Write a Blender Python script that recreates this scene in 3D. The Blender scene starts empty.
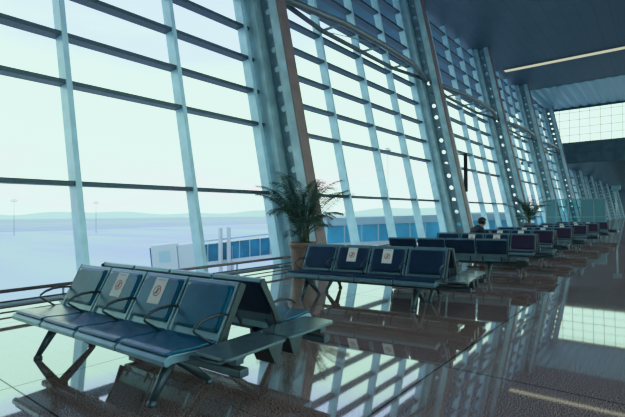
import bpy, bmesh, math, random
from mathutils import Vector, Matrix
R = math.radians
rnd = random.Random(7)
SC = bpy.context.scene
COL = SC.collection

# ------------------------------------------------------------------ materials
def newmat(name):
    m = bpy.data.materials.new(name); m.use_nodes = True
    nt = m.node_tree; nt.nodes.clear()
    out = nt.nodes.new('ShaderNodeOutputMaterial')
    return m, nt, out
def pbr(name, col, rough=.5, metal=0., noise=0., nscale=20., bump=0., spec=.5, coat=0., tint=(1, 1, 1)):
    m, nt, out = newmat(name)
    b = nt.nodes.new('ShaderNodeBsdfPrincipled')
    b.inputs['Base Color'].default_value = (*col, 1)
    b.inputs['Roughness'].default_value = rough
    b.inputs['Metallic'].default_value = metal
    b.inputs['Specular IOR Level'].default_value = spec
    b.inputs['Coat Weight'].default_value = coat
    b.inputs['Specular Tint'].default_value = (*tint, 1)
    if noise > 0 or bump > 0:
        tc = nt.nodes.new('ShaderNodeTexCoord')
        n = nt.nodes.new('ShaderNodeTexNoise'); n.inputs['Scale'].default_value = nscale
        n.inputs['Detail'].default_value = 3
        nt.links.new(tc.outputs['Object'], n.inputs['Vector'])
        if noise > 0:
            r = nt.nodes.new('ShaderNodeValToRGB')
            r.color_ramp.elements[0].position = .3; r.color_ramp.elements[1].position = .7
            r.color_ramp.elements[0].color = tuple(c*(1-noise) for c in col)+(1,)
            r.color_ramp.elements[1].color = tuple(min(1, c*(1+noise)) for c in col)+(1,)
            nt.links.new(n.outputs['Fac'], r.inputs['Fac'])
            nt.links.new(r.outputs['Color'], b.inputs['Base Color'])
        if bump > 0:
            bp = nt.nodes.new('ShaderNodeBump'); bp.inputs['Strength'].default_value = bump
            nt.links.new(n.outputs['Fac'], bp.inputs['Height'])
            nt.links.new(bp.outputs['Normal'], b.inputs['Normal'])
    nt.links.new(b.outputs[0], out.inputs[0])
    return m
def emit(name, col, s):
    m, nt, out = newmat(name)
    e = nt.nodes.new('ShaderNodeEmission'); e.inputs[0].default_value = (*col, 1); e.inputs[1].default_value = s
    nt.links.new(e.outputs[0], out.inputs[0]); return m
def glassmat(name, tint, gloss):
    m, nt, out = newmat(name)
    t = nt.nodes.new('ShaderNodeBsdfTransparent'); t.inputs[0].default_value = (*tint, 1)
    g = nt.nodes.new('ShaderNodeBsdfGlossy'); g.inputs['Roughness'].default_value = .02
    f = nt.nodes.new('ShaderNodeFresnel'); f.inputs[0].default_value = 1.25
    mu = nt.nodes.new('ShaderNodeMath'); mu.operation = 'MULTIPLY'; mu.inputs[1].default_value = gloss
    mx = nt.nodes.new('ShaderNodeMixShader')
    nt.links.new(f.outputs[0], mu.inputs[0]); nt.links.new(mu.outputs[0], mx.inputs[0])
    nt.links.new(t.outputs[0], mx.inputs[1]); nt.links.new(g.outputs[0], mx.inputs[2])
    nt.links.new(mx.outputs[0], out.inputs[0]); return m

M = {}
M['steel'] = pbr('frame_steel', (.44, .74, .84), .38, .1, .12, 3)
M['steel_side'] = pbr('column_steel', (.36, .58, .62), .42, .1, .18, 2.5)
M['web'] = pbr('column_web', (.17, .29, .34), .5, .2, .2, 4)
M['flange'] = pbr('column_flange_warm', (.19, .145, .135), .5, .1, .15, 3)
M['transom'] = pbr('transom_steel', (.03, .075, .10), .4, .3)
M['chord'] = pbr('truss_steel', (.15, .19, .19), .4, .3)
M['strut'] = pbr('strut_steel', (.28, .45, .48), .4, .3)
M['seatmetal'] = pbr('seat_steel', (.17, .32, .36), .28, .45, .1, 8)
M['darkmetal'] = pbr('dark_steel', (.05, .07, .075), .3, .6)
M['legmetal'] = pbr('leg_steel', (.06, .10, .115), .35, .5)
M['pad'] = pbr('teal_blue_vinyl', (.004, .085, .15), .26, 0, .25, 6, .05, .6, 0, (.35, .85, 1))
M['pad_navy'] = pbr('navy_vinyl', (.010, .028, .062), .4, 0, .2, 6, .05, .5, 0, (.5, .8, 1))
M['pad_purple'] = pbr('plum_vinyl', (.022, .010, .035), .45, 0, .2, 6, .05)
M['tabletop'] = pbr('table_laminate', (.10, .16, .17), .16, .2, .1, 10, 0, .5, 0, (.6, .95, 1))
M['paper'] = pbr('notice_paper', (.80, .84, .74), .6)
M['red'] = pbr('notice_red', (.55, .05, .06), .5)
M['ink'] = pbr('notice_ink', (.05, .06, .14), .5)
M['blueink'] = pbr('notice_blue', (.25, .28, .62), .5)
M['rail'] = pbr('rail_steel', (.07, .085, .085), .35, .5)
M['railwarm'] = pbr('handrail_steel', (.16, .13, .11), .3, .5)
M['sill'] = pbr('sill_metal', (.36, .52, .54), .4, .2)
M['pot'] = pbr('pot_glaze', (.19, .13, .09), .45, 0, .2, 5)
M['soil'] = pbr('soil', (.03, .02, .015), .9)
M['leaf'] = pbr('palm_leaf', (.016, .065, .036), .5, 0, .45, 5)
M['stem'] = pbr('palm_stem', (.05, .09, .04), .6)
M['skin'] = pbr('skin', (.34, .17, .11), .6)
M['lips'] = pbr('lips', (.24, .08, .07), .6)
M['hair'] = pbr('hair', (.010, .008, .009), .6)
M['jacket'] = pbr('jacket', (.012, .018, .035), .8)
M['collar'] = pbr('collar', (.25, .32, .36), .8)
M['trousers'] = pbr('trousers', (.012, .014, .02), .8)
M['shoe'] = pbr('shoe', (.01, .01, .01), .5)
M['wall'] = pbr('hall_wall', (.10, .17, .20), .6)
M['fascia'] = pbr('fascia_panels', (.05, .11, .135), .35, .2, .2, 1.5)
M['black'] = pbr('black_casing', (.01, .015, .018), .4)
M['strip'] = emit('light_strip', (.80, .72, .50), .85)
M['glass'] = glassmat('window_glass', (.985, 1, .99), .06)
M['pglass'] = glassmat('partition_glass', (.62, .80, .82), .8)
M['white'] = pbr('bridge_white', (.42, .50, .50), .5)
M['bglass'] = pbr('bridge_glass', (.012, .14, .23), .25, 0, .35, .35)
M['bglass2'] = pbr('bridge_glass_light', (.035, .31, .46), .3, 0, .3, .25)
M['rooflight'] = pbr('bridge_roof', (.28, .44, .47), .5)
M['eave'] = pbr('eave_panels', (.02, .13, .19), .5, 0, .3, .6)
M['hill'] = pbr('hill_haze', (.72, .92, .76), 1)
M['mast'] = pbr('mast_grey', (.22, .30, .32), .6)

# floor
def floor_mat():
    m, nt, out = newmat('polished_granite')
    N = nt.nodes.new; L = nt.links.new
    tc = N('ShaderNodeTexCoord')
    n1 = N('ShaderNodeTexNoise'); n1.inputs['Scale'].default_value = 105; n1.inputs['Detail'].default_value = 2
    L(tc.outputs['Object'], n1.inputs['Vector'])
    r1 = N('ShaderNodeValToRGB'); e = r1.color_ramp.elements
    e[0].position = .42; e[0].color = (.05, .03, .024, 1)
    e[1].position = .60; e[1].color = (.58, .38, .30, 1)
    L(n1.outputs['Fac'], r1.inputs['Fac'])
    # joints: fine 0.605 m tiles, heavy joint every fourth
    def joints(period, offx, offy, w):
        sep = N('ShaderNodeSeparateXYZ'); L(tc.outputs['Object'], sep.inputs[0])
        res = []
        for ax, off in ((0, offx), (1, offy)):
            a = N('ShaderNodeMath'); a.operation = 'SUBTRACT'; a.inputs[1].default_value = off - 500*period
            L(sep.outputs[ax], a.inputs[0])
            b = N('ShaderNodeMath'); b.operation = 'MODULO'; b.inputs[1].default_value = period; L(a.outputs[0], b.inputs[0])
            c = N('ShaderNodeMath'); c.operation = 'LESS_THAN'; c.inputs[1].default_value = w; L(b.outputs[0], c.inputs[0])
            res.append(c)
        mx = N('ShaderNodeMath'); mx.operation = 'MAXIMUM'; L(res[0].outputs[0], mx.inputs[0]); L(res[1].outputs[0], mx.inputs[1])
        return mx
    j1 = joints(.605, 1.23, 1.50, .004); j2 = joints(2.42, 1.23, 1.50, .014)
    h = N('ShaderNodeMath'); h.operation = 'MULTIPLY'; h.inputs[1].default_value = .35; L(j1.outputs[0], h.inputs[0])
    j = N('ShaderNodeMath'); j.operation = 'MAXIMUM'; L(h.outputs[0], j.inputs[0]); L(j2.outputs[0], j.inputs[1])
    mc = N('ShaderNodeMix'); mc.data_type = 'RGBA'
    L(j.outputs[0], mc.inputs[0]); L(r1.outputs[0], mc.inputs[6]); mc.inputs[7].default_value = (.02, .035, .035, 1)
    d = N('ShaderNodeBsdfDiffuse'); L(mc.outputs[2], d.inputs[0])
    g = N('ShaderNodeBsdfGlossy'); g.inputs['Roughness'].default_value = .035
    g.inputs[0].default_value = (.82, .93, .97, 1)
    lw = N('ShaderNodeLayerWeight'); lw.inputs[0].default_value = .5
    mr = N('ShaderNodeMapRange'); mr.inputs[1].default_value = .30; mr.inputs[2].default_value = .85
    mr.inputs[3].default_value = .16; mr.inputs[4].default_value = .60
    L(lw.outputs['Facing'], mr.inputs[0])
    k = N('ShaderNodeMath'); k.operation = 'MULTIPLY_ADD'; k.inputs[1].default_value = -.65; k.inputs[2].default_value = 1; L(j.outputs[0], k.inputs[0])
    f = N('ShaderNodeMath'); f.operation = 'MULTIPLY'; L(mr.outputs[0], f.inputs[0]); L(k.outputs[0], f.inputs[1])
    ms = N('ShaderNodeMixShader'); L(f.outputs[0], ms.inputs[0]); L(d.outputs[0], ms.inputs[1]); L(g.outputs[0], ms.inputs[2])
    L(ms.outputs[0], out.inputs[0]); return m
M['floor'] = floor_mat()

def ceiling_mat():
    m, nt, out = newmat('ceiling_metal_panels')
    N = nt.nodes.new; L = nt.links.new
    tc = N('ShaderNodeTexCoord')
    w = N('ShaderNodeTexBrick'); w.inputs['Scale'].default_value = .35; w.offset = 0
    w.inputs['Color1'].default_value = (.080, .145, .185, 1); w.inputs['Color2'].default_value = (.072, .132, .170, 1)
    w.inputs['Mortar'].default_value = (.055, .095, .14, 1); w.inputs['Mortar Size'].default_value = .008
    L(tc.outputs['Object'], w.inputs['Vector'])
    b = N('ShaderNodeBsdfPrincipled'); b.inputs['Roughness'].default_value = .42; b.inputs['Metallic'].default_value = .15
    L(w.outputs['Color'], b.inputs['Base Color']); L(b.outputs[0], out.inputs[0]); return m
M['ceiling'] = ceiling_mat()

def ground_mat():
    m, nt, out = newmat('airfield_ground')
    N = nt.nodes.new; L = nt.links.new
    tc = N('ShaderNodeTexCoord')
    mp = N('ShaderNodeMapping'); mp.inputs['Rotation'].default_value = (0, 0, R(-55)); mp.inputs['Scale'].default_value = (.0045, .0010, 1)
    L(tc.outputs['Object'], mp.inputs[0])
    n = N('ShaderNodeTexNoise'); n.inputs['Scale'].default_value = 6; n.inputs['Detail'].default_value = 4; L(mp.outputs[0], n.inputs['Vector'])
    r = N('ShaderNodeValToRGB'); e = r.color_ramp.elements
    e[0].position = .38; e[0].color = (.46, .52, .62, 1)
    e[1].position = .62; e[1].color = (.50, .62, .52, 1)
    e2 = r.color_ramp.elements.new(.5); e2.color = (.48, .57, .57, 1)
    L(n.outputs['Fac'], r.inputs['Fac'])
    b = N('ShaderNodeBsdfDiffuse'); L(r.outputs[0], b.inputs[0]); L(b.outputs[0], out.inputs[0]); return m
M['ground'] = ground_mat()
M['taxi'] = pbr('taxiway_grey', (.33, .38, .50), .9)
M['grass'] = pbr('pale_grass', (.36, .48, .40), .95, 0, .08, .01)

# ------------------------------------------------------------------ helpers
def box(bm, c, s, rot=None):
    vs = []
    for dx in (-.5, .5):
        for dy in (-.5, .5):
            for dz in (-.5, .5):
                v = Vector((dx*s[0], dy*s[1], dz*s[2]))
                if rot is not None: v = rot @ v
                vs.append(bm.verts.new(v + Vector(c)))
    for f in ((0,1,3,2), (4,6,7,5), (0,4,5,1), (2,3,7,6), (0,2,6,4), (1,5,7,3)):
        bm.faces.new([vs[i] for i in f])
    return vs
def prism(bm, poly, axis, a, b):
    """extrude a 2D polygon; axis 'y': poly=(x,z); 'x': poly=(y,z); 'z': poly=(x,y)"""
    def P(p, t):
        return {'y': (p[0], t, p[1]), 'x': (t, p[0], p[1]), 'z': (p[0], p[1], t)}[axis]
    A = [bm.verts.new(P(p, a)) for p in poly]; B = [bm.verts.new(P(p, b)) for p in poly]
    n = len(poly)
    bm.faces.new(A); bm.faces.new(B[::-1])
    for i in range(n): bm.faces.new((A[i], B[i], B[(i+1) % n], A[(i+1) % n]))
def tube(bm, pts, rad, seg=8, flat=1.0, up=Vector((0, 0, 1))):
    """rad: number or list; flat squashes the section"""
    pts = [Vector(p) for p in pts]; n = len(pts)
    rads = rad if isinstance(rad, (list, tuple)) else [rad]*n
    rings = []
    for i, p in enumerate(pts):
        t = ((pts[min(i+1, n-1)] - p).normalized() + (p - pts[max(i-1, 0)]).normalized())
        t.normalize()
        a = t.cross(up)
        if a.length < 1e-3: a = t.cross(Vector((1, 0, 0)))
        a.normalize(); b = a.cross(t).normalized()
        rings.append([bm.verts.new(p + a*math.cos(2*math.pi*k/seg)*rads[i] + b*math.sin(2*math.pi*k/seg)*rads[i]*flat) for k in range(seg)])
    for i in range(n-1):
        for k in range(seg):
            bm.faces.new((rings[i][k], rings[i][(k+1) % seg], rings[i+1][(k+1) % seg], rings[i+1][k]))
    bm.faces.new(rings[0][::-1]); bm.faces.new(rings[-1])
def lathe(bm, prof, c=(0, 0, 0), seg=24):
    rings = []
    for r, z in prof:
        rings.append([bm.verts.new((c[0]+r*math.cos(2*math.pi*k/seg), c[1]+r*math.sin(2*math.pi*k/seg), c[2]+z)) for k in range(seg)])
    for i in range(len(prof)-1):
        for k in range(seg):
            bm.faces.new((rings[i][k], rings[i][(k+1) % seg], rings[i+1][(k+1) % seg], rings[i+1][k]))
    bm.faces.new(rings[0][::-1]); bm.faces.new(rings[-1])
def obj(name, bm, mat, parent=None, bevel=0, smooth=False, seg=2, loc=None):
    bmesh.ops.recalc_face_normals(bm, faces=bm.faces)
    me = bpy.data.meshes.new(name); bm.to_mesh(me); bm.free()
    if mat: me.materials.append(M[mat])
    o = bpy.data.objects.new(name, me); COL.objects.link(o)
    if smooth or bevel:
        for p in me.polygons: p.use_smooth = smooth
    if bevel:
        md = o.modifiers.new('bevel', 'BEVEL'); md.width = bevel; md.segments = seg; md.limit_method = 'ANGLE'
    if parent: o.parent = parent
    if loc: o.location = loc
    return o
def tag(o, label=None, cat=None, group=None, kind=None):
    if label: o['label'] = label
    if cat: o['category'] = cat
    if group: o['group'] = group
    if kind: o['kind'] = kind
    return o
def thing(name, label, cat, loc=(0, 0, 0), rz=0, group=None):
    o = bpy.data.objects.new(name, None); COL.objects.link(o); o.empty_display_size = .2
    o.location = loc; o.rotation_euler = (0, 0, rz)
    return tag(o, label, cat, group)
def copy_tree(o, parent=None):
    c = o.copy(); COL.objects.link(c)
    if parent: c.parent = parent
    for ch in list(o.children): copy_tree(ch, c)
    return c
NB = bmesh.new

# ------------------------------------------------------------------ geometry constants
LEAN = R(11.5); TAN = math.tan(LEAN)
K = 1.197
def WY(z): return 6.735*K + (z-1.3)*.2035      # glass line at height z
CEIL = 12.43; LOW = 6.5; XEND = 53.9; BAY = 10.95; X0 = 8.74
XFAR = X0 + BAY*11
n_in = Vector((0, -math.cos(LEAN), math.sin(LEAN)))    # inward normal of the leaning wall

def bar_along_slope(bm, x, z0, z1, wx, n0, n1):
    """box following the lean between heights z0, z1, from depth n0 to n1 inside the glass"""
    vs = []
    for z in (z0, z1):
        for n in (n0, n1):
            for dx in (-wx/2, wx/2):
                y = WY(z) - n/math.cos(LEAN)
                vs.append(bm.verts.new((x+dx, y, z)))
    for f in ((0,1,3,2), (4,6,7,5), (0,4,5,1), (2,3,7,6), (0,2,6,4), (1,5,7,3)):
        bm.faces.new([vs[i] for i in f])

# ------------------------------------------------------------------ setting shell
bm = NB(); box(bm, ((XFAR-12)/2, -2.1, -.15), (XFAR+12, 19.8, .3))
fl = obj('floor', bm, 'floor'); tag(fl, kind='structure')
bm = NB(); box(bm, ((XEND-12)/2, -.85, CEIL+.15), (XEND+12, 22.5, .3))
c1 = obj('ceiling', bm, 'ceiling'); tag(c1, kind='structure')
bm = NB(); box(bm, ((XEND+XFAR)/2+.2, -1.4, LOW+.15), (XFAR-XEND, 21.2, .3))
c2 = obj('ceiling', bm, 'fascia'); tag(c2, kind='structure')
bm = NB(); box(bm, ((XFAR-12)/2, -12.15, .5), (XFAR+12, .3, 1.0)); box(bm, ((XFAR-12)/2, -12.15, CEIL-.4), (XFAR+12, .3, .8))
w = obj('wall_right', bm, 'wall'); tag(w, kind='structure')
wr = thing('window_21', None, None, (0, -12.1, 0)); tag(wr, kind='structure')  # unseen opposite facade, made glass to let sky light into the hall
bm = NB(); box(bm, ((XFAR-12)/2, 0, 6.3), (XFAR+12, .02, 10.6)); obj('pane', bm, 'glass', wr)
bm = NB()
for i in range(60): box(bm, (-11.9+i*2.4, 0, 6.3), (.08, .2, 10.6))
for k in range(6): box(bm, ((XFAR-12)/2, 0, 1.8+k*1.8), (XFAR+12, .16, .06))
obj('window_frame', bm, 'steel', wr)
bm = NB(); box(bm, (-12.15, -1.0, CEIL/2), (.3, 22.3, CEIL))
w = obj('wall_back', bm, 'wall'); tag(w, kind='structure')
bm = NB(); box(bm, (XFAR+.15, -1.7, LOW/2), (.3, 20.8, LOW))
w = obj('wall_front', bm, 'wall'); tag(w, kind='structure')
# end fascia with clerestory
bm = NB(); prism(bm, [(-12, LOW), (WY(LOW)-.02, LOW), (WY(8.7)-.02, 8.7), (-12, 8.7)], 'x', XEND, XEND+.25)
fa = obj('wall_end', bm, 'fascia'); tag(fa, kind='structure')
bm = NB()
for y in [-11.9+1.2*i for i in range(18)]: box(bm, (XEND-.01, y, 7.6), (.04, .035, 2.15))
for z in (6.54, 7.6, 8.67): box(bm, (XEND-.01, -1.6, z), (.05, 20.6, .055))
o = obj('trim_1', bm, 'transom'); tag(o, kind='structure')
cw = thing('window_20', None, None, (XEND+.1, 0, 0)); tag(cw, kind='structure')
bm = NB(); box(bm, (0, -1.15, 10.5), (.02, 21.4, 3.62)); obj('pane', bm, 'glass', cw)
bm = NB()
for i in range(24): box(bm, (-.04, -11.8+.93*i, 10.5), (.08, .04, 3.62))
for z in (8.74, 9.5, 10.3, 11.1, 11.9): box(bm, (-.04, -1.1, z), (.08, 21.6, .04))
obj('window_frame', bm, 'transom', cw)
# deep header band above clerestory
bm = NB(); box(bm, (XEND-.02, -1.1, 12.32), (.3, 21.6, .22)); o = obj('trim_2', bm, 'fascia'); tag(o, kind='structure')
# vaulted metal ceiling panels in front of the clerestory
bm = NB()
ny = 24
for i in range(ny):
    yc = -9.0 + i*.8
    prof = [(yc-.4, CEIL)]+[(yc-.4+.8*k/6, CEIL-.09*math.sin(math.pi*k/6)) for k in range(1, 6)]+[(yc+.4, CEIL)]
    prism(bm, prof, 'x', 43.8, XEND-.3)
M['vault'] = pbr('vaulted_panels', (.34, .60, .62), .35, .3)
o = obj('trim_3', bm, 'vault', smooth=False); tag(o, kind='structure')
# light strip
bm = NB(); box(bm, (0, 0, 0), (.58, 9.8, .05)); 
ls = thing('linear_ceiling_light', 'long warm white light strip recessed across the dark ceiling', 'ceiling light', (36.4, 4.67, CEIL-.035))
obj('diffuser', bm, 'strip', ls)
bm = NB(); box(bm, (-.32, 0, 0), (.05, 9.9, .07)); box(bm, (.32, 0, 0), (.05, 9.9, .07)); box(bm, (0, 4.93, 0), (.68, .05, .07)); box(bm, (0, -4.93, 0), (.68, .05, .07))
obj('frame', bm, 'ceiling', ls)

# ------------------------------------------------------------------ glass wall bays
TZ = [1.3+K*(z-1.3) for z in [1.78, 3.305] + [4.07+.757*i for i in range(9)]]
OFFS = [K*q for q in (.65, 2.65, 4.75, 6.77, 8.74)]
def make_bay(idx, xs, top):
    root = thing('window_%d' % idx, None, None, (xs, 0, 0)); tag(root, kind='structure')
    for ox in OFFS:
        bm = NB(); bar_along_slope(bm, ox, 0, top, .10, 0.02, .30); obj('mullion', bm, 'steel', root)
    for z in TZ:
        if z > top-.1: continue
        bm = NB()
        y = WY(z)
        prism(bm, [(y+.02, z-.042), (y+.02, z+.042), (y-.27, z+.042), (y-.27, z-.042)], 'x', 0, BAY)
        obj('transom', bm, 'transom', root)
    bm = NB()
    v = [bm.verts.new(p) for p in ((0, WY(0), 0), (BAY, WY(0), 0), (BAY, WY(top), top), (0, WY(top), top))]
    bm.faces.new(v); obj('pane', bm, 'glass', root)
    return root
full = make_bay(1, X0-2*BAY, CEIL)
for k in range(2, 7):
    c = copy_tree(full); c.name = 'window_%d' % k; c.location.x = X0+(k-3)*BAY
low = make_bay(7, X0+4*BAY, LOW)
for k in range(8, 14):
    c = copy_tree(low); c.name = 'window_%d' % k; c.location.x = X0+(k-3)*BAY

def make_column(top, label, x, group=None):
    root = thing('steel_column', label, 'column', (x, 0, 0), 0, group)
    bm = NB(); bar_along_slope(bm, 0, 0, top, .62, .04, .55); obj('outer_flange', bm, 'steel_side', root)
    # thin web with circular openings
    bm = NB()
    y_at = lambda n, z: WY(z)-n/math.cos(LEAN)
    pitch = .55; z = .0; r_ = .092
    n0, n1, t = .53, .96, .035
    nc = (n0+n1)/2
    while z < top-.01:
        z1 = min(z+pitch, top); zc = (z+z1)/2; full_cell = (z1-z) > pitch*.9
        N = 12
        def pt(n, zz, s): return (s*t/2, y_at(n, zz), zz)
        rect = []
        for k in range(N):
            a = 2*math.pi*(k+.5)/N; ca, sa = math.cos(a), math.sin(a)
            m = max(abs(ca)/((n1-n0)/2), abs(sa)/((z1-z)/2))
            rect.append((nc+ca/m, zc+sa/m))
        # snap extreme ones to corners
        corners = [(n1, z1), (n0, z1), (n0, z), (n1, z)]
        circ = [(nc+r_*math.cos(2*math.pi*(k+.5)/N), zc+r_*math.sin(2*math.pi*(k+.5)/N)) for k in range(N)]
        for cn in corners:
            j = min(range(N), key=lambda q: (rect[q][0]-cn[0])**2+(rect[q][1]-cn[1])**2); rect[j] = cn
        if full_cell:
            O = {s: [bm.verts.new(pt(*p, s)) for p in rect] for s in (-1, 1)}
            I = {s: [bm.verts.new(pt(*p, s)) for p in circ] for s in (-1, 1)}
            for k in range(N):
                k2 = (k+1) % N
                for s in (-1, 1): bm.faces.new((O[s][k], O[s][k2], I[s][k2], I[s][k]))
                bm.faces.new((I[-1][k], I[-1][k2], I[1][k2], I[1][k]))
        else:
            for s in (-1, 1): bm.faces.new([bm.verts.new(pt(*p, s)) for p in corners])
        z = z1
    obj('web', bm, 'web', root)
    bm = NB(); bar_along_slope(bm, 0, 0, top, .34, .94, 1.22); obj('inner_flange', bm, 'steel_side', root)
    bm = NB(); bar_along_slope(bm, 0, 0, top, .36, 1.22, 1.27); obj('face_plate', bm, 'flange', root)
    bm = NB(); box(bm, (0, WY(0)-.66, .02), (.66, 1.5, .04)); obj('base_plate', bm, 'steel_side', root, bevel=.006)
    return root
colA = make_column(CEIL, 'leaning steel column beside the seats at the nearest glass bay', X0-BAY)
labs = {0: 'nearest leaning steel column with a warm brown face, rising behind the big palm',
        1: 'leaning steel column with bright round holes beside the thin black display arm',
        2: 'leaning steel column behind the farther small palm',
        3: 'leaning steel column one bay beyond the farther small palm',
        4: 'last tall leaning steel column, meeting the end wall under the clerestory window'}
for k in range(0, 5):
    c = copy_tree(colA); c.location.x = X0+k*BAY; c['label'] = labs[k]
c = copy_tree(colA); c.location.x = X0-2*BAY; c['label'] = 'leaning steel column at the back end of the hall, far behind the near seats'
colL = make_column(LOW, 'short leaning steel column in the far low-ceilinged part of the hall', X0+5*BAY, 'columns of the far low hall')
for k in range(6, 11):
    c = copy_tree(colL); c.location.x = X0+k*BAY

# horizontal bowed trusses between the tall columns
def make_truss(x):
    z = 7.52; yw = WY(z)
    root = thing('bowed_truss', 'x', 'truss', (x, yw, z))
    a, b, c_, d = .21, 2.65*K, 6.77*K, BAY-.21
    wall = [(a, -.78, 0), (b, -.36, 0), (4.75*K, -.36, 0), (c_, -.36, 0), (d, -.78, 0)]
    inn = [(a, -.78, 0), (b, -1.26, 0), (4.75*K, -1.34, 0), (c_, -1.26, 0), (d, -.78, 0)]
    bm = NB(); tube(bm, wall, .08); obj('wall_chord', bm, 'chord', root, smooth=True)
    bm = NB(); tube(bm, inn, .11); obj('inner_chord', bm, 'chord', root, smooth=True)
    for p, q in zip(wall[1:-1], inn[1:-1]):
        bm = NB(); tube(bm, [p, q], .05); obj('strut', bm, 'strut', root, smooth=True)
        bm = NB(); tube(bm, [p, (p[0], -.30, 0)], .04); obj('bracket', bm, 'strut', root, smooth=True)
    bm = NB()
    for (p, q) in ((wall[1], inn[2]), (wall[3], inn[2])): tube(bm, [p, q], .015, 6)
    obj('tie_rod', bm, 'strut', root)
    return root
tr = make_truss(X0-BAY)
tr['label'] = 'bowed truss at the nearest glass bay, left of the nearest column'
for k, l in ((0, 'largest bowed steel truss, spanning the bay to the right of the nearest column'),
             (1, 'bowed steel truss spanning the second bay, right of the column with bright holes'),
             (2, 'bowed steel truss spanning the third bay, above the farther palm'),
             (3, 'small distant bowed truss in the last tall bay before the end wall')):
    c = copy_tree(tr); c.location.x = X0+k*BAY; c['label'] = l

# sill along the foot of the glass
bm = NB(); box(bm, ((XFAR-12)/2, WY(0)-.10, .02), (XFAR+12, .16, .04))
o = obj('baseboard_left', bm, 'sill', bevel=.008); tag(o, kind='structure')

# guard rail
RY = 7.25
gr = thing('guard_rail', 'low horizontal metal guard rail running along the foot of the glass wall', 'railing', (0, RY, 0))
bm = NB(); tube(bm, [(-3, 0, .265), (48, 0, .265)], .027); obj('handrail', bm, 'railwarm', gr, smooth=True)
for z in (.115, .035):
    bm = NB(); tube(bm, [(-3, 0, z), (48, 0, z)], .014); obj('rail', bm, 'rail', gr, smooth=True)
x = 2.97-3.55
while x < 48:
    bm = NB(); tube(bm, [(x, .02, 0), (x, .02, .25)], .018); box(bm, (x, .02, .006), (.09, .09, .012)); obj('post', bm, 'strut', gr)
    x += 3.55
# ------------------------------------------------------------------ benches
PITCH = .575
def back_pt(f, t, off=0):
    """point on the back panel: t 0..1 up, off = towards the sitter"""
    x0, z0, x1, z1 = -.325, .415, -.125, .79
    ln = math.hypot(x1-x0, z1-z0); nx, nz = -(z1-z0)/ln, (x1-x0)/ln
    return (f*(x0+(x1-x0)*t+nx*off), z0+(z1-z0)*t+nz*off)
def rounded_slab(bm, f, yc, hw, t0, t1, o0, o1, r=.05):
    """rounded rectangular pad on the back plane"""
    L = math.hypot(.20, .375)
    ring = []
    h = (t1-t0)*L
    for cx, cy, a0 in ((hw-r, h-r, 0), (-(hw-r), h-r, 90), (-(hw-r), r, 180), (hw-r, r, 270)):
        for k in range(4):
            a = R(a0+30*k); ring.append((cx+r*math.cos(a), cy+r*math.sin(a)))
    A = []; B = []; Cc = []
    for (py, ph) in ring:
        t = t0+ph/L
        xa, za = back_pt(f, t, o0); A.append(bm.verts.new((xa, yc+py, za)))
        xa, za = back_pt(f, t, o0+(o1-o0)*.7); B.append(bm.verts.new((xa, yc+py, za)))
        sh = 1-.022/hw; ph2 = h/2+(ph-h/2)*(1-.022/(h/2))
        xa, za = back_pt(f, t0+ph2/L, o1); Cc.append(bm.verts.new((xa, yc+py*sh, za)))
    n = len(ring)
    for P, Q in ((A, B), (B, Cc)):
        for k in range(n): bm.faces.new((P[k], P[(k+1) % n], Q[(k+1) % n], Q[k]))
    bm.faces.new(A[::-1]); bm.faces.new(Cc)
def seat_profile(top, thick, x0=-.775, x1=-.33, z0=.425, z1=.405):
    pts = []
    r = thick
    # top line back -> front, front lip rolled over
    pts.append((x1, z1+top)); pts.append(((x0+x1)/2, (z0+z1)/2+top-.004)); pts.append((x0+.05, z0+top))
    pts.append((x0+.018, z0+top-.008)); pts.append((x0, z0+top-.028)); pts.append((x0+.004, z0+top-thick))
    pts.append((x0+.03, z0+top-thick-.012)); pts.append((x0+.06, z0+top-thick)); pts.append((x1, z1+top-thick))
    return pts
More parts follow.
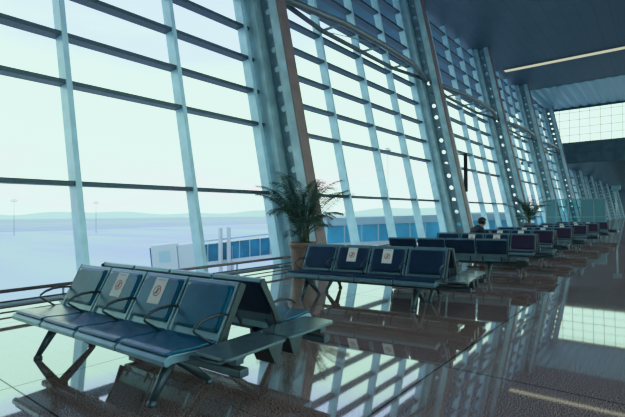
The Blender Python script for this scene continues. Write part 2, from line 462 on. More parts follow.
def notice(parent, f, yc):
    """paper notice: cream sheet, blue writing on top, red ring with barred dark figure"""
    hw, t0, t1 = .078, .40, .93
    bm = NB(); e = .040
    P = lambda y, t, o=e: (back_pt(f, t, o)[0], yc+y, back_pt(f, t, o)[1])
    def quad(bm, y0, y1, ta, tb, o):
        v = [bm.verts.new(P(y0, ta, o)), bm.verts.new(P(y1, ta, o)), bm.verts.new(P(y1, tb, o)), bm.verts.new(P(y0, tb, o))]; bm.faces.new(v)
    vs = []
    for o_ in (e-.003, e):
        vs.append([bm.verts.new(P(y, t, o_)) for y, t in ((-hw, t0), (hw, t0), (hw, t1), (-hw, t1))])
    bm.faces.new(vs[0]); bm.faces.new(vs[1])
    for k in range(4): bm.faces.new((vs[0][k], vs[0][(k+1) % 4], vs[1][(k+1) % 4], vs[1][k]))
    no = obj('notice', bm, 'paper', parent); no['label'] = 'cream paper notice with a red prohibition ring'
    L = .425
    cy, ct, r1, r2 = 0, .655, .047, .038
    bm = NB(); N = 20; rr = []
    for r in (r1, r2):
        rr.append([bm.verts.new(P(cy+r*math.cos(2*math.pi*k/N), ct+r*math.sin(2*math.pi*k/N)/L, e+.0015)) for k in range(N)])
    for k in range(N): bm.faces.new((rr[0][k], rr[0][(k+1) % N], rr[1][(k+1) % N], rr[1][k]))
    s = .036*.7; w_ = .0035
    v = [bm.verts.new(P(y, ct+q/L, e+.0018)) for y, q in ((-s-w_, s-w_), (-s+w_, s+w_), (s+w_, -s+w_), (s-w_, -s-w_))]; bm.faces.new(v)
    obj('red_ring', bm, 'red', parent)
    bm = NB()
    v = [bm.verts.new(P(.008*math.cos(2*math.pi*k/10), ct+(.022+.008*math.sin(2*math.pi*k/10))/L, e+.0012)) for k in range(10)]; bm.faces.new(v)
    for poly in ([(-.008, .012), (.008, .012), (.014, -.006), (.006, -.028), (.001, -.028), (-.002, -.008), (-.010, -.026), (-.016, -.024), (-.007, 0)],
                 [(-.006, .010), (-.020, .000), (-.018, -.004), (-.004, .004)]):
        v = [bm.verts.new(P(y, ct+q/L, e+.0012)) for y, q in poly]; bm.faces.new(v)
    obj('figure_symbol', bm, 'ink', parent)
    bm = NB()
    # two rows of small printed strokes (illegible characters)
    for k in range(5):
        y = -.052+.022*k
        for (a, b_, c_, d_) in ((0, .016, .030, .033), (0, .016, .018, .021), (.002, .005, .016, .034), (.011, .014, .014, .032)):
            quad(bm, y+a, y+b_, .845+c_/L*.6, .845+d_/L*.6, e+.0012)
    obj('printed_text', bm, 'blueink', parent)

def make_bench(f, padmats, notices, label, loc, rz, group='back-to-back airport seat rows'):
    """four linked seats; f=+1 sits facing -X, f=-1 facing +X. y=0 is the table end side (-), seats towards +y"""
    root = thing('tandem_bench', label, 'bench', loc, rz, group)
    y0 = -1.15
    # beam
    bm = NB(); box(bm, (f*-.46, -.16, .315), (.085, 2.72, .055)); obj('beam', bm, 'legmetal', root, bevel=.012)
    # legs : tapering inverted V castings with feet
    for ly in (-.80, .95):
        bm = NB()
        apex = Vector((f*-.45, ly, .30))
        for fx, bend in ((-.63, -.03), (-.13, .03)):
            ft = Vector((f*fx, ly, .028))
            mid = apex.lerp(ft, .55)+Vector((f*bend*.3, 0, -.01))
            tube(bm, [apex+Vector((0, 0, .0)), mid, ft], [.046, .036, .025], 8, 1.0, Vector((0, 1, 0)))
            lathe(bm, [(.036, 0), (.038, .014), (.026, .034), (.016, .045)], (f*fx, ly, 0), 12)
        box(bm, (f*-.45, ly, .285), (.12, .11, .045))
        obj('leg', bm, 'legmetal', root, smooth=True)
        # triangular web plate of the leg
    for i in range(4):
        yc = y0+PITCH*(i+.5); hw = PITCH/2-.012
        pm = padmats[i]
        s = NB(); prism(s, [(f*x, z) for x, z in seat_profile(0, .058)], 'y', yc-hw, yc+hw)
        so = obj('seat', s, 'seatmetal', root, bevel=.006)
        s = NB()
        prof = [(-.33, .409), (-.345, .432), (-.55, .434), (-.70, .446), (-.745, .444), (-.757, .430), (-.74, .420), (-.55, .412)]
        prism(s, [(f*x, z) for x, z in prof], 'y', yc-hw+.006, yc+hw-.006)
        obj('seat_cushion', s, pm, so, bevel=.012)
        # backrest frame
        b = NB()
        hb = hw-.002
        poly = [back_pt(f, 0, 0), back_pt(f, 1.0, 0), back_pt(f, 1.035, -.012), back_pt(f, 1.0, -.03), back_pt(f, 0, -.018)]
        prism(b, poly, 'y', yc-hb, yc+hb)
        for sgn in (-1, 1):
            yy = yc+sgn*(hb-.011)
            poly = [back_pt(f, -.03, .02), back_pt(f, 1.0, .014), back_pt(f, 1.03, -.012), back_pt(f, -.03, -.022)]
            prism(b, poly, 'y', yy-.011, yy+.011)
        poly = [back_pt(f, .955, .018), back_pt(f, 1.03, .012), back_pt(f, 1.04, -.012), back_pt(f, 1.0, -.032), back_pt(f, .955, -.022)]
        prism(b, poly, 'y', yc-hb, yc+hb)
        bo = obj('backrest', b, 'seatmetal', root, bevel=.004)
        b = NB(); rounded_slab(b, f, yc, hb-.026, .12, .95, 0, .036, .04)
        obj('back_cushion', b, pm, bo, smooth=False, bevel=.004)
        b = NB(); rounded_slab(b, f, yc, hb-.004, .27, 1.0, -.028, -.040, .03)
        obj('rear_cover', b, pm if pm != 'pad' else 'pad_navy', bo)
        for q in (-.17, .17):
            b = NB()
            tube(b, [(f*-.46, yc+q, .33), (f*-.34, yc+q, .345), (f*back_pt(1, .1, -.02)[0], yc+q, .45)], .014, 6)
            obj('support_bracket', b, 'darkmetal', bo)
        if i in notices: notice(bo, f, yc)
    for i in range(5):
        yy = y0+PITCH*i
        if i == 0: yy += .02
        if i == 4: yy -= .02
        a = NB()
        xr, zr = back_pt(1, .46, .01)
        pts = [(xr+.01, .590), (-.34, .603), (-.42, .600), (-.49, .580), (-.535, .550), (-.540, .538), (-.528, .522), (-.48, .487), (-.40, .428), (-.365, .40)]
        tube(a, [(f*x, yy, z) for x, z in pts], [.009, .012, .013, .012, .010, .009, .009, .009, .009, .009], 8, 1.0)
        obj('armrest', a, 'darkmetal', root, smooth=True)
    # end frame of backs
    for yy in (y0-.004, y0+4*PITCH+.004):
        a = NB()
        poly = [back_pt(f, -.1, .012), back_pt(f, 1.035, .012), back_pt(f, 1.04, -.045), back_pt(f, .95, -.05), back_pt(f, .35, -.035), back_pt(f, -.1, -.06)]
        prism(a, poly, 'y', yy-.008, yy+.008)
        obj('end_frame', a, 'darkmetal', root, bevel=.003)
    # side table
    a = NB(); hw = .16; yc = y0-.20; x0, x1 = -.60, -.012
    ring = []
    r = .05
    for cx, cy, a0 in ((x1-r, hw-r, 0), (x0+r, hw-r, 90), (x0+r, -hw+r, 180), (x1-r, -hw+r, 270)):
        for k in range(4):
            an = R(a0+30*k); ring.append((f*(cx+r*math.cos(an)), yc+cy+r*math.sin(an)))
    prism(a, ring, 'z', .412, .432)
    to = obj('table_top', a, 'tabletop', root, bevel=.004)
    a = NB(); box(a, (f*-.46, yc, .385), (.07, .26, .05)); 
    tube(a, [(f*-.57, y0+.02, .375), (f*-.57, yc-.06, .385), (f*-.46, yc-.08, .385)], .012, 6)
    obj('table_arm', a, 'legmetal', to, bevel=.004)
    a = NB(); prism(a, [(f*-.20, .412), (f*-.03, .412), (f*-.08, .29), (f*-.12, .27)], 'y', yc-.13, yc+.05)
    obj('table_bracket', a, 'darkmetal', to)
    return root

T, NV, PU = 'pad', 'pad_navy', 'pad_purple'
make_bench(1, [T]*4, (1, 2), 'nearest teal four-seat bench in front, facing the left, two paper notices on its backs', (2.30, 3.60, 0), R(2.5), 'seat row pair nearest the camera')
make_bench(-1, [T]*4, (), 'bench back-to-back behind the nearest bench, facing the right', (2.30, 3.60, 0), R(2.5), 'seat row pair nearest the camera')
make_bench(1, [NV]*4, (1, 2), 'navy four-seat bench beside the big palm, facing left with two paper notices', (5.97, 3.50, 0), R(7), 'seat row pair beside the palm')
make_bench(-1, [NV]*4, (), 'bench back-to-back behind the navy bench beside the big palm', (5.97, 3.50, 0), R(7), 'seat row pair beside the palm')
make_bench(-1, [NV]*4, (), 'single navy bench seen from behind, its pale lower back strips showing', (8.55, 3.44, 0), R(12), 'single seat rows')
protoF = make_bench(1, [PU, NV, NV, NV], (1, 2), 'bench in front of the seated person, facing left, with a plum end seat', (11.22, 3.45, 0), R(6), 'receding seat rows')
protoB = make_bench(-1, [NV]*4, (), 'bench that the person sits on, facing away to the right', (11.22, 3.45, 0), R(6), 'receding seat rows')
rows = [(14.0, 3.55, 3, 'first bench row behind the seated person'), (16.7, 3.5, 4, 'second bench row behind the seated person'), (20.0, 3.45, 2, 'third bench row behind the seated person'),
        (23.2, 3.4, 3, 'fourth bench row behind the seated person'), (26.8, 3.35, 3, 'farthest bench row before the glass partition')]
for x, y, a, l in rows:
    for P, s in ((protoF, 'left-facing plum-ended side of the '), (protoB, 'right-facing navy side of the ')):
        c = copy_tree(P); c.location = (x, y, 0); c.rotation_euler = (0, 0, R(a)); c['label'] = s+l

# ------------------------------------------------------------------ palms
def make_palm(seed, label, loc, sc):
    rn = random.Random(seed)
    root = thing('potted_palm', label, 'potted plant', loc); root.scale = (sc, sc, sc)
    bm = NB(); lathe(bm, [(.20, 0), (.215, .02), (.232, .25), (.255, .47), (.260, .52), (.278, .53), (.282, .59), (.272, .605), (.252, .605), (.245, .55)], seg=32)
    p = obj('pot', bm, 'pot', root, smooth=True)
    bm = NB(); lathe(bm, [(.243, .53), (.235, .565), (.05, .58)], seg=20); obj('soil', bm, 'soil', p)
    for k in range(9):
        a = rn.uniform(0, 6.28); r = rn.uniform(.03, .11); tx = rn.uniform(-.12, .12); ty = rn.uniform(-.12, .12)
        bm = NB(); b = Vector((r*math.cos(a), r*math.sin(a), .56)); h = rn.uniform(.45, .8)
        tube(bm, [b, b+Vector((tx*.5, ty*.5, h*.5)), b+Vector((tx*1.1, ty*1.1, h))], [.016, .013, .008], 6)
        obj('stem', bm, 'stem', root, smooth=True)
    nf = 34
    for k in range(nf):
        az = 2*math.pi*k*.381966+rn.uniform(-.3, .3)
        el = R(rn.choice((rn.uniform(66, 88), rn.uniform(50, 75), rn.uniform(25, 50))))
        ln = rn.uniform(1.0, 1.38) if el > R(52) else rn.uniform(.65, .95)
        droop = rn.uniform(.55, 1.15)
        d = Vector((math.cos(az), math.sin(az), 0))
        p0 = Vector((0, 0, .60))+d*.06+Vector((0, 0, rn.uniform(0, .45)))
        bm = NB(); pts = []; n = 16; pos = p0.copy(); ang = el
        for i in range(n+1):
            pts.append(pos.copy()); pos = pos+(d*math.cos(ang)+Vector((0, 0, math.sin(ang))))*ln/n; ang -= droop*1.9/n*(i/n+.25)
        tube(bm, pts, [.007*(1-.75*i/n) for i in range(n+1)], 5)
        side = d.cross(Vector((0, 0, 1)))
        for i in range(3, n+1):
            for h2 in (0, .5):
                if i == n and h2: continue
                t = (i+h2)/n; q = pts[i].lerp(pts[min(i+1, n)], h2)
                tg = (pts[min(i+1, n)]-pts[i-1]).normalized()
                ll = (.26*math.sin(math.pi*(.12+.80*t))+.05)*rn.uniform(.85, 1.1)
                for sg in (-1, 1):
                    dv = (side*sg*.78+tg*.62+Vector((0, 0, .12))).normalized()
                    wv = (tg*.8-side*sg*.4).normalized()*.0095
                    mid = q+dv*ll*.5+Vector((0, 0, .005)); tip = q+dv*ll+Vector((0, 0, -.30*ll-.02))
                    v = [bm.verts.new(z) for z in (q, mid+wv, tip, mid-wv)]; bm.faces.new(v)
        obj('frond', bm, 'leaf', root)
    return root
make_palm(3, 'large potted palm by the nearest column, left of the second bench pair', (7.5, 6.2, 0), 1.16)
make_palm(11, 'small-looking potted palm farther off, behind the receding seat rows', (28.3, 6.2, 0), 1.16)

# ------------------------------------------------------------------ person
def skin(name, verts, edges, radii, mat, parent, root_i=0, sub=2):
    me = bpy.data.meshes.new(name); me.from_pydata([Vector(v) for v in verts], edges, []); me.materials.append(M[mat])
    o = bpy.data.objects.new(name, me); COL.objects.link(o); o.parent = parent
    md = o.modifiers.new('skin', 'SKIN'); md.use_smooth_shade = True
    if not me.skin_vertices: me.attributes
    for i, r in enumerate(radii):
        sv = me.skin_vertices[0].data[i]
        sv.radius = r if isinstance(r, tuple) else (r, r); sv.use_root = (i == root_i)
    s = o.modifiers.new('sub', 'SUBSURF'); s.levels = sub; s.render_levels = sub
    return o
def skin_obj(name, verts, edges, radii, mat, parent, root_i=0):
    me = bpy.data.meshes.new(name); me.from_pydata([Vector(v) for v in verts], edges, []); me.materials.append(M[mat])
    b = bmesh.new(); b.from_mesh(me); lay = b.verts.layers.skin.verify(); b.verts.ensure_lookup_table()
    for i, r in enumerate(radii):
        b.verts[i][lay].radius = r if isinstance(r, tuple) else (r, r); b.verts[i][lay].use_root = (i == root_i)
    b.to_mesh(me); b.free()
    o = bpy.data.objects.new(name, me); COL.objects.link(o); o.parent = parent
    md = o.modifiers.new('skin', 'SKIN'); md.use_smooth_shade = True
    s = o.modifiers.new('sub', 'SUBSURF'); s.levels = 2; s.render_levels = 2
    return o
pr = thing('person', 'person in a dark jacket sitting bent forward among the receding seats', 'person', (11.78, 4.02, 0), R(-42))
pr.scale = (.93, .93, .93)
# local frame: +x forward
hips = (0, 0, .53)
V = [hips, (.06, 0, .66), (.15, 0, .80), (.24, 0, .94), (.30, 0, 1.01), (.345, 0, 1.055),            # 0-5 spine, neck
     (.385, 0, 1.105), (.395, 0, 1.19)]                                                                    # 6-7 head
E_ = [(0,1),(1,2),(2,3),(3,4),(4,5),(5,6),(6,7)]
RD = [(.13,.09), (.15,.11), (.155,.11), (.15,.10), (.075,.07), (.052,.052), (.092,.105), (.088,.10)]
def add(chain, start, rads):
    prev = start
    for p, r in zip(chain, rads):
        V.append(p); RD.append(r); E_.append((prev, len(V)-1)); prev = len(V)-1
    return prev
hand_idx = {}
for s in (-1, 1):
    hand_idx[s] = add([(.24, s*.175, .945), (.33, s*.24, .73), (.50, s*.12, .70), (.57, s*.07, .735), (.60, s*.055, .76)], 3, [.055, .043, .032, (.028, .022), (.036, .018)])
    add([(.02, s*.10, .52), (.44, s*.15, .52), (.43, s*.15, .28), (.40, s*.15, .09), (.50, s*.16, .045), (.58, s*.16, .035)], 0, [.095, .068, .055, .04, (.042,.035), (.038,.028)])
    # five fingers, curled round the phone
    for k in range(4):
        yy = s*(.055-.016*(k-1.5))
        add([(.628, yy, .775+.004*k), (.642, yy*.7, .79+.004*k), (.632, yy*.4, .80+.004*k)], hand_idx[s], [.010, .009, .0075])
    add([(.600, s*.025, .785), (.612, s*.008, .80)], hand_idx[s], [.011, .009])
body = skin_obj('body', V, E_, RD, 'skin', pr)
# jacket
JV = [(-.01, 0, .52), (.055, 0, .66), (.145, 0, .80), (.235, 0, .94), (.292, 0, 1.03)]; JE = [(0,1),(1,2),(2,3),(3,4)]; JR = [(.165,.115), (.18,.14), (.185,.14), (.18,.14), (.10,.09)]
for s in (-1, 1):
    p = 3
    for q, r in (((.235, s*.185, .945), .084), ((.33, s*.245, .725), .068), ((.50, s*.125, .695), .046), ((.55, s*.085, .722), .042)):
        JV.append(q); JR.append(r); JE.append((p, len(JV)-1)); p = len(JV)-1
skin_obj('jacket', JV, JE, JR, 'jacket', pr)
bm = NB(); tube(bm, [(.275+.0*math.cos(a), 0, 0) for a in (0,)]+[(.276, 0, 0)], .001, 4) if False else None
bm = NB()
ringp = [Vector((.315+.075*math.cos(2*math.pi*k/14), .078*math.sin(2*math.pi*k/14), 1.025-.045*math.cos(2*math.pi*k/14))) for k in range(15)]
tube(bm, ringp, .018, 6); obj('collar', bm, 'collar', pr, smooth=True)
# trousers
TV = [(0, 0, .525), ]; TE = []; TR = [(.15, .10)]
for s in (-1, 1):
    p = 0
    for q, r in (((.03, s*.10, .545), .09), ((.44, s*.15, .54), .078), ((.435, s*.15, .28), .072), ((.405, s*.15, .10), .06)):
        TV.append(q); TR.append(r); TE.append((p, len(TV)-1)); p = len(TV)-1
skin_obj('trousers', TV, TE, TR, 'trousers', pr)
for s in (-1, 1):
    skin_obj('shoe', [(.37, s*.152, .055), (.48, s*.158, .05), (.60, s*.165, .04)], [(0,1),(1,2)], [(.055,.05), (.055,.045), (.05,.035)], 'shoe', pr)
# face details + hair
bm = NB()
tube(bm, [(.460, 0, 1.160), (.482, 0, 1.125), (.490, 0, 1.112), (.465, 0, 1.104)], [.010, .011, .013, .009], 8); obj('nose', bm, 'skin', pr, smooth=True)
for s in (-1, 1):
    bm = NB(); bmesh.ops.create_uvsphere(bm, u_segments=10, v_segments=8, radius=.009, matrix=Matrix.Translation((.461, s*.030, 1.148))); obj('eye', bm, 'hair', pr)
    bm = NB(); bmesh.ops.create_uvsphere(bm, u_segments=10, v_segments=8, radius=.024, matrix=Matrix.Translation((.39, s*.086, 1.135)) @ Matrix.Diagonal((.8, .35, 1.25, 1))); obj('ear', bm, 'skin', pr, smooth=True)
bm = NB(); tube(bm, [(.462, -.018, 1.080), (.470, 0, 1.079), (.462, .018, 1.080)], .004, 6); obj('mouth', bm, 'lips', pr)
bm = NB(); bmesh.ops.create_icosphere(bm, subdivisions=4, radius=1)
for v in list(bm.verts):
    q = v.co.copy(); n = 1+.06*math.sin(9*q.x+3*q.y)*math.sin(8*q.z+5*q.y)
    v.co = Vector((.372+q.x*.118*n, q.y*.108*n, 1.175+q.z*.112*n))
bmesh.ops.delete(bm, geom=[v for v in bm.verts if v.co.x > .425 and v.co.z < 1.18], context='VERTS')
o = obj('hair', bm, 'hair', pr, smooth=True); sd = o.modifiers.new('solid', 'SOLIDIFY'); sd.thickness = .012
# phone in the hands
M['phone'] = pbr('phone_case', (.75, .22, .10), .4)
bm = NB(); box(bm, (0, 0, 0), (.012, .075, .15)); ph = obj('mobile_phone', bm, 'phone', bevel=.006)
ph.location = pr.matrix_world @ Vector((0, 0, 0)); 
mw = Matrix.Translation((11.78, 4.02, 0)) @ Matrix.Rotation(R(-42), 4, 'Z') @ Matrix.Scale(.93, 4)
ph.matrix_world = mw @ Matrix.Translation((.635, 0, .815)) @ Matrix.Rotation(R(-25), 4, 'Y')
tag(ph, 'small orange mobile phone held by the seated person', 'phone')

# ------------------------------------------------------------------ hanging display + partition
hd = thing('wall_display', 'thin black vertical display mounted on arms from the column with bright holes', 'display', (20.6, 7.2, 3.2))
bm = NB(); box(bm, (0, 0, 0), (.07, .18, 1.80)); obj('casing', bm, 'black', hd, bevel=.01)
bm = NB(); box(bm, (.04, 0, 0), (.012, .15, 1.70)); obj('screen', bm, 'darkmetal', hd)
for z in (-.82, .8):
    bm = NB(); tube(bm, [(0, .05, z), (20.6*0-.78, WY(3.2+z)-1.27/math.cos(LEAN)-7.2+.02, z)], .022); obj('arm', bm, 'darkmetal', hd)

pt = thing('glass_partition', 'pale framed glass partition closing the hall behind the last seat row', 'partition', (36.5, 0, 0))
M['pframe'] = pbr('partition_frame', (.25, .42, .45), .4, .3)
M['ppanel'] = pbr('partition_panel', (.10, .28, .32), .35)
ys = [5.7, 5.15, 4.5, 3.85, 3.2]
for y in ys+[2.62]:
    bm = NB(); box(bm, (0, y, 1.05), (.07, .06, 2.1)); obj('post', bm, 'pframe', pt)
bm = NB(); box(bm, (0, 4.16, 2.08), (.07, 3.1, .07)); obj('top_rail', bm, 'pframe', pt)
bm = NB(); box(bm, (0, 4.16, .9), (.04, 3.1, .05)); obj('mid_rail', bm, 'pframe', pt)
for a, b, mt in ((5.7, 5.15, 'ppanel'), (5.15, 4.5, 'pglass'), (4.5, 3.85, 'pglass'), (3.85, 3.2, 'ppanel'), (3.2, 2.62, 'ppanel')):
    bm = NB(); box(bm, (0, (a+b)/2, 1.05), (.02, a-b-.06, 2.0)); obj('glass_panel' if mt == 'pglass' else 'solid_panel', bm, mt, pt)
pt.scale = (K, K, 1.08)
sp = thing('signal_post', 'slender pale post standing at the right end of the glass partition', 'post', (35.4, 2.45, 0))
bm = NB(); tube(bm, [(0, 0, 0), (0, 0, 3.0)], .05, 12); obj('pole', bm, 'pframe', sp, smooth=True)
bm = NB(); lathe(bm, [(.16, 0), (.16, .02), (.06, .05)]); obj('base', bm, 'pframe', sp)
bm = NB(); box(bm, (0, 0, 2.9), (.12, .5, .30)); obj('head_box', bm, 'ppanel', sp, bevel=.02)
# far counter block in the lower hall
ct = thing('service_counter', 'distant low pale service counter right of the partition', 'counter', (43, 1.2, 0))
bm = NB(); box(bm, (0, 0, .5), (1.0, 2.2, 1.0)); obj('body', bm, 'ppanel', ct, bevel=.03)
bm = NB(); box(bm, (0, 0, 1.03), (1.15, 2.4, .06)); obj('top', bm, 'pframe', ct, bevel=.01)

# ------------------------------------------------------------------ outside
GZ = -11.0
bm = NB()
v = [bm.verts.new(p) for p in ((-2500, -2500, GZ), (5000, -2500, GZ), (5000, 4500, GZ), (-2500, 4500, GZ))]; bm.faces.new(v)
g = obj('apron_ground', bm, 'ground'); tag(g, kind='structure')
def strip(name, mat, y0, y1, dz):
    bm = NB(); v = [bm.verts.new(p) for p in ((-2500, y0, GZ+dz), (5000, y0+600, GZ+dz), (5000, y1+600, GZ+dz), (-2500, y1, GZ+dz))]; bm.faces.new(v)
    o = obj(name, bm, mat); tag(o, kind='structure')
strip('taxiway_strip', 'taxi', 225, 262, .05); strip('taxiway_strip', 'taxi', 330, 372, .05)
strip('grass_strip', 'grass', 400, 640, .04); strip('grass_strip', 'grass', 275, 318, .04); strip('grass_strip', 'grass', 760, 2200, .04)
# terminal eave outside the glass and lower terminal wall
bm = NB(); prism(bm, [(WY(CEIL)+.05, CEIL), (15.4, CEIL+.25), (15.4, CEIL+.6), (WY(CEIL)+.05, CEIL+.6)], 'x', -20, XEND)
o = obj('roof_eave', bm, 'eave'); tag(o, kind='structure')
bm = NB(); prism(bm, [(WY(LOW)+.05, LOW), (12.6, LOW+.25), (12.6, LOW+.6), (WY(LOW)+.05, LOW+.6)], 'x', XEND, XFAR)
o = obj('roof_eave', bm, 'eave'); tag(o, kind='structure')
bm = NB()
v = [bm.verts.new(p) for p in ((-20, WY(0)+.04, -.05), (XFAR, WY(0)+.04, -.05), (XFAR, WY(0)+.04, GZ), (-20, WY(0)+.04, GZ))]; bm.faces.new(v)
o = obj('trim_4', bm, 'sill'); tag(o, kind='structure')
# low hills
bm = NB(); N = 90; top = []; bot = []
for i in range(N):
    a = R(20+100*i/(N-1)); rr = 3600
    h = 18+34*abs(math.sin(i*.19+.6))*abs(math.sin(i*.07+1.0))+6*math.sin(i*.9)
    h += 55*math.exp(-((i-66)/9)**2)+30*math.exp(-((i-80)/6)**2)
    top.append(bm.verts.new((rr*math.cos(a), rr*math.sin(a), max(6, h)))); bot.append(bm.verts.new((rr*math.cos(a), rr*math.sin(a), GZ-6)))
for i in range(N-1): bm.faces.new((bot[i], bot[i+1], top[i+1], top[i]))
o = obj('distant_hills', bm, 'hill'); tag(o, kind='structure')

def orient_box(bm, A, B, w, h, z_off=0):
    A = Vector(A); B = Vector(B); d = (B-A); L = d.length; x = d.normalized(); y = Vector((0, 0, 1)).cross(x).normalized(); z = x.cross(y)
    rot = Matrix((x, y, z)).transposed()
    box(bm, (A+B)/2+z*z_off, (L, w, h), rot)
def bridge(label, A, B, h, w, glassm, npan, cab=True, supports=(.3,), roofh=.25):
    """covered passenger bridge from cab A to terminal end B (centre points)"""
    root = thing('passenger_bridge', label, 'passenger bridge', (A[0], A[1], GZ))
    off = Vector((A[0], A[1], GZ)); a = Vector(A)-off; b = Vector(B)-off
    bm = NB(); orient_box(bm, a, b, w, h*.72); obj('glazing', bm, glassm, root)
    bm = NB(); orient_box(bm, a, b, w+.3, roofh, h*.5); obj('roof', bm, 'rooflight', root)
    bm = NB(); orient_box(bm, a, b, w+.2, h*.16, -h*.43); obj('floor_beam', bm, 'white', root)
    d = (b-a); yv = Vector((0, 0, 1)).cross(d.normalized()).normalized()
    bm = NB()
    for k in range(npan+1):
        c = a.lerp(b, k/npan)
        box(bm, c+yv*(w/2+.03), (.12, .12, h*.74)); box(bm, c-yv*(w/2+.03), (.12, .12, h*.74))
    obj('glazing_bars', bm, 'rooflight', root)
    for t in supports:
        c = a.lerp(b, t); bm = NB()
        for s in (-1, 1): box(bm, (c.x+s*1.2*yv.x, c.y+s*1.2*yv.y, c.z/2+.4), (.5, .5, c.z-.2 if False else c.z+h*.2))
        obj('support_leg', bm, 'white', root)
    if cab:
        for t in (.20, .27):
            c = a.lerp(b, t)-yv*(w/2+.6) if (a.lerp(b, t)-yv*3+off).length < (a.lerp(b, t)+yv*3+off).length else a.lerp(b, t)+yv*(w/2+.6)
            bm = NB(); box(bm, (c.x, c.y, (c.z+4.2)/2), (.5, .5, c.z+4.2)); obj('lift_column', bm, 'white', root)
    if cab:
        bm = NB(); u = (a-b).normalized(); orient_box(bm, a+u*-.5, a+u*3.2, w+1.0, h*.95); obj('rotunda', bm, 'white', root, bevel=.15)
        bm = NB(); c = a+u*6.0
        orient_box(bm, a+u*3.2, a+u*7.4, w+1.6, h*1.12); obj('cab', bm, 'white', root, bevel=.15)
        bm = NB(); orient_box(bm, a+u*7.35, a+u*7.65, w+.9, h*.95); obj('cab_door', bm, 'bglass', root)
        bm = NB(); orient_box(bm, a+u*4.4, a+u*6.2, w+1.7, h*.45, .3); obj('cab_window', bm, 'rooflight', root)
    return root
bridge('white and blue glazed passenger bridge ending in a white cab outside the nearest bays', (49.0, 65.0, -5.45), (64.5, 52.2, -3.6), 4.3, 3.0, 'bglass', 11)
bridge('long pale-roofed blue passenger bridge outside the second and third bays', (41.5, 31.5, -1.0), (68.0, 15.5, -.5), 2.9, 3.0, 'bglass2', 14, False, (.1, .5, .9), .9)
bridge('farther blue passenger bridge outside the bays beyond the second palm', (78.0, 30.0, -.6), (100.0, 14.0, -.4), 3.2, 3.0, 'bglass2', 10, False, (.1, .8), .9)
for lab, x, y, top in (('leftmost tiny light mast on the horizon of the airfield', 109.5, 344.6, 12.3), ('second tiny light mast on the horizon, right of the first mullion', 158.4, 331.3, 11.4), ('tall light mast seen through the bay behind the second bench pair', 106.7, 58.4, 18.6)):
    t = thing('light_mast', lab, 'light mast', (x, y, GZ))
    bm = NB(); k = 1.0 if y > 100 else .45
    tube(bm, [(0, 0, 0), (0, 0, top-GZ)], [.26*k, .14*k], 8); obj('pole', bm, 'mast', t)
    bm = NB(); box(bm, (0, 0, top-GZ), (3.4*k, 3.4*k, .6*k)); box(bm, (0, 0, top-GZ+1.2*k), (2.4*k, 2.4*k, .3*k)); obj('lamp_head', bm, 'mast', t)

# ------------------------------------------------------------------ world, lights
wd = bpy.data.worlds.new('sky'); SC.world = wd; wd.use_nodes = True
nt = wd.node_tree; nt.nodes.clear(); N = nt.nodes.new; L = nt.links.new
tc = N('ShaderNodeTexCoord'); sep = N('ShaderNodeSeparateXYZ'); L(tc.outputs['Generated'], sep.inputs[0])
ns = N('ShaderNodeTexNoise'); ns.inputs['Scale'].default_value = 3.2; ns.inputs['Detail'].default_value = 5
mp = N('ShaderNodeMapping'); mp.inputs['Scale'].default_value = (1, 1, 3.2); L(tc.outputs['Generated'], mp.inputs[0]); L(mp.outputs[0], ns.inputs['Vector'])
ad = N('ShaderNodeMath'); ad.operation = 'MULTIPLY_ADD'; ad.inputs[1].default_value = .30; L(ns.outputs['Fac'], ad.inputs[0]); L(sep.outputs[2], ad.inputs[2])
rp = N('ShaderNodeValToRGB'); e = rp.color_ramp.elements
e[0].position = .12; e[0].color = (.90, .95, .88, 1)
e[1].position = .62; e[1].color = (.56, .62, .98, 1)
for p, c in ((.17, (.80, 1, .80, 1)), (.21, (1, .80, .82, 1)), (.26, (.82, 1, .76, 1)), (.47, (.76, 1, .76, 1)), (.53, (.60, .68, .90, 1))):
    q = e.new(p); q.color = c
L(ad.outputs[0], rp.inputs[0])
bg = N('ShaderNodeBackground'); bg.inputs[1].default_value = 1.9; L(rp.outputs[0], bg.inputs[0])
ow = N('ShaderNodeOutputWorld'); L(bg.outputs[0], ow.inputs[0])

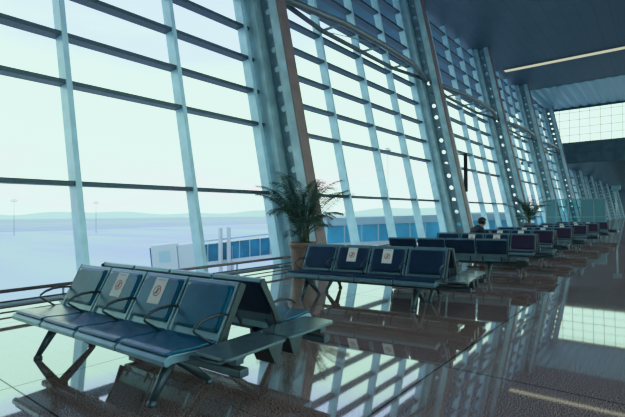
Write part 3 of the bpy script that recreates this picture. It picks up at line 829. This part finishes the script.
def area(name, loc, rot, sx, sy, p, col):
    l = bpy.data.lights.new(name, 'AREA'); l.shape = 'RECTANGLE'; l.size = sx; l.size_y = sy; l.energy = p; l.color = col
    o = bpy.data.objects.new(name, l); COL.objects.link(o); o.location = loc; o.rotation_euler = rot; return o
area('overhead_fill', (12, -2, CEIL-.1), (0, 0, 0), 30, 3, 400, (.80, .93, 1))  # added overhead fill that lifts the floor, no fixture modelled here
area('side_fill', (14, -11.2, 5.2), (R(90), 0, 0), 50, 7, 420, (.72, .95, 1))  # added fill panel inside the right facade, brightens mullions and columns
area('far_fill', (75, -11.0, 3.2), (R(90), 0, 0), 55, 4, 250, (.72, .95, 1))  # added fill panel that lifts the dim low-ceilinged far end

# ------------------------------------------------------------------ camera
cam = bpy.data.cameras.new('camera'); cam.sensor_width = 36; cam.lens = 443*36/625; cam.clip_end = 9000; cam.clip_start = .05
co = bpy.data.objects.new('camera', cam); COL.objects.link(co)
yaw, pitch, roll = R(38.4), R(.8), R(-.5)
F = Vector((math.cos(yaw)*math.cos(pitch), math.sin(yaw)*math.cos(pitch), math.sin(pitch)))
r = Vector((math.sin(yaw), -math.cos(yaw), 0)); u = r.cross(F)
r2 = r*math.cos(roll)+u*math.sin(roll); u2 = -r*math.sin(roll)+u*math.cos(roll)
co.matrix_world = Matrix(((r2.x, u2.x, -F.x, 0), (r2.y, u2.y, -F.y, 0), (r2.z, u2.z, -F.z, 1.3), (0, 0, 0, 1)))
SC.camera = co
SC.view_settings.view_transform = 'Standard'
SC.view_settings.look = 'None'
# film-like highlight roll-off (camera response), same for every view
vs_ = SC.view_settings; vs_.use_curve_mapping = True; cmap = vs_.curve_mapping
cmap.white_level = (4, 4, 4)
def setcurve(c, pts):
    while len(c.points) > 2: c.points.remove(c.points[1])
    c.points[0].location = (0, 0); c.points[-1].location = (1, pts[-1][1])
    for x, y in pts[:-1]: c.points.new(x/4, y)
    for p in c.points: p.handle_type = 'AUTO_CLAMPED'
setcurve(cmap.curves[0], [(.05, .046), (.15, .145), (.30, .29), (.60, .50), (1.0, .655), (1.6, .76), (4, .84)])
setcurve(cmap.curves[1], [(.05, .05), (.15, .15), (.30, .30), (.60, .57), (1.0, .79), (1.6, .91), (4, .97)])
setcurve(cmap.curves[2], [(.05, .052), (.15, .155), (.30, .31), (.60, .58), (1.0, .79), (1.6, .90), (4, .99)])
setcurve(cmap.curves[3], [(4, 1.0)])
cmap.update()
SC.cycles.use_denoising = True
SC.cycles.max_bounces = 10; SC.cycles.transparent_max_bounces = 24
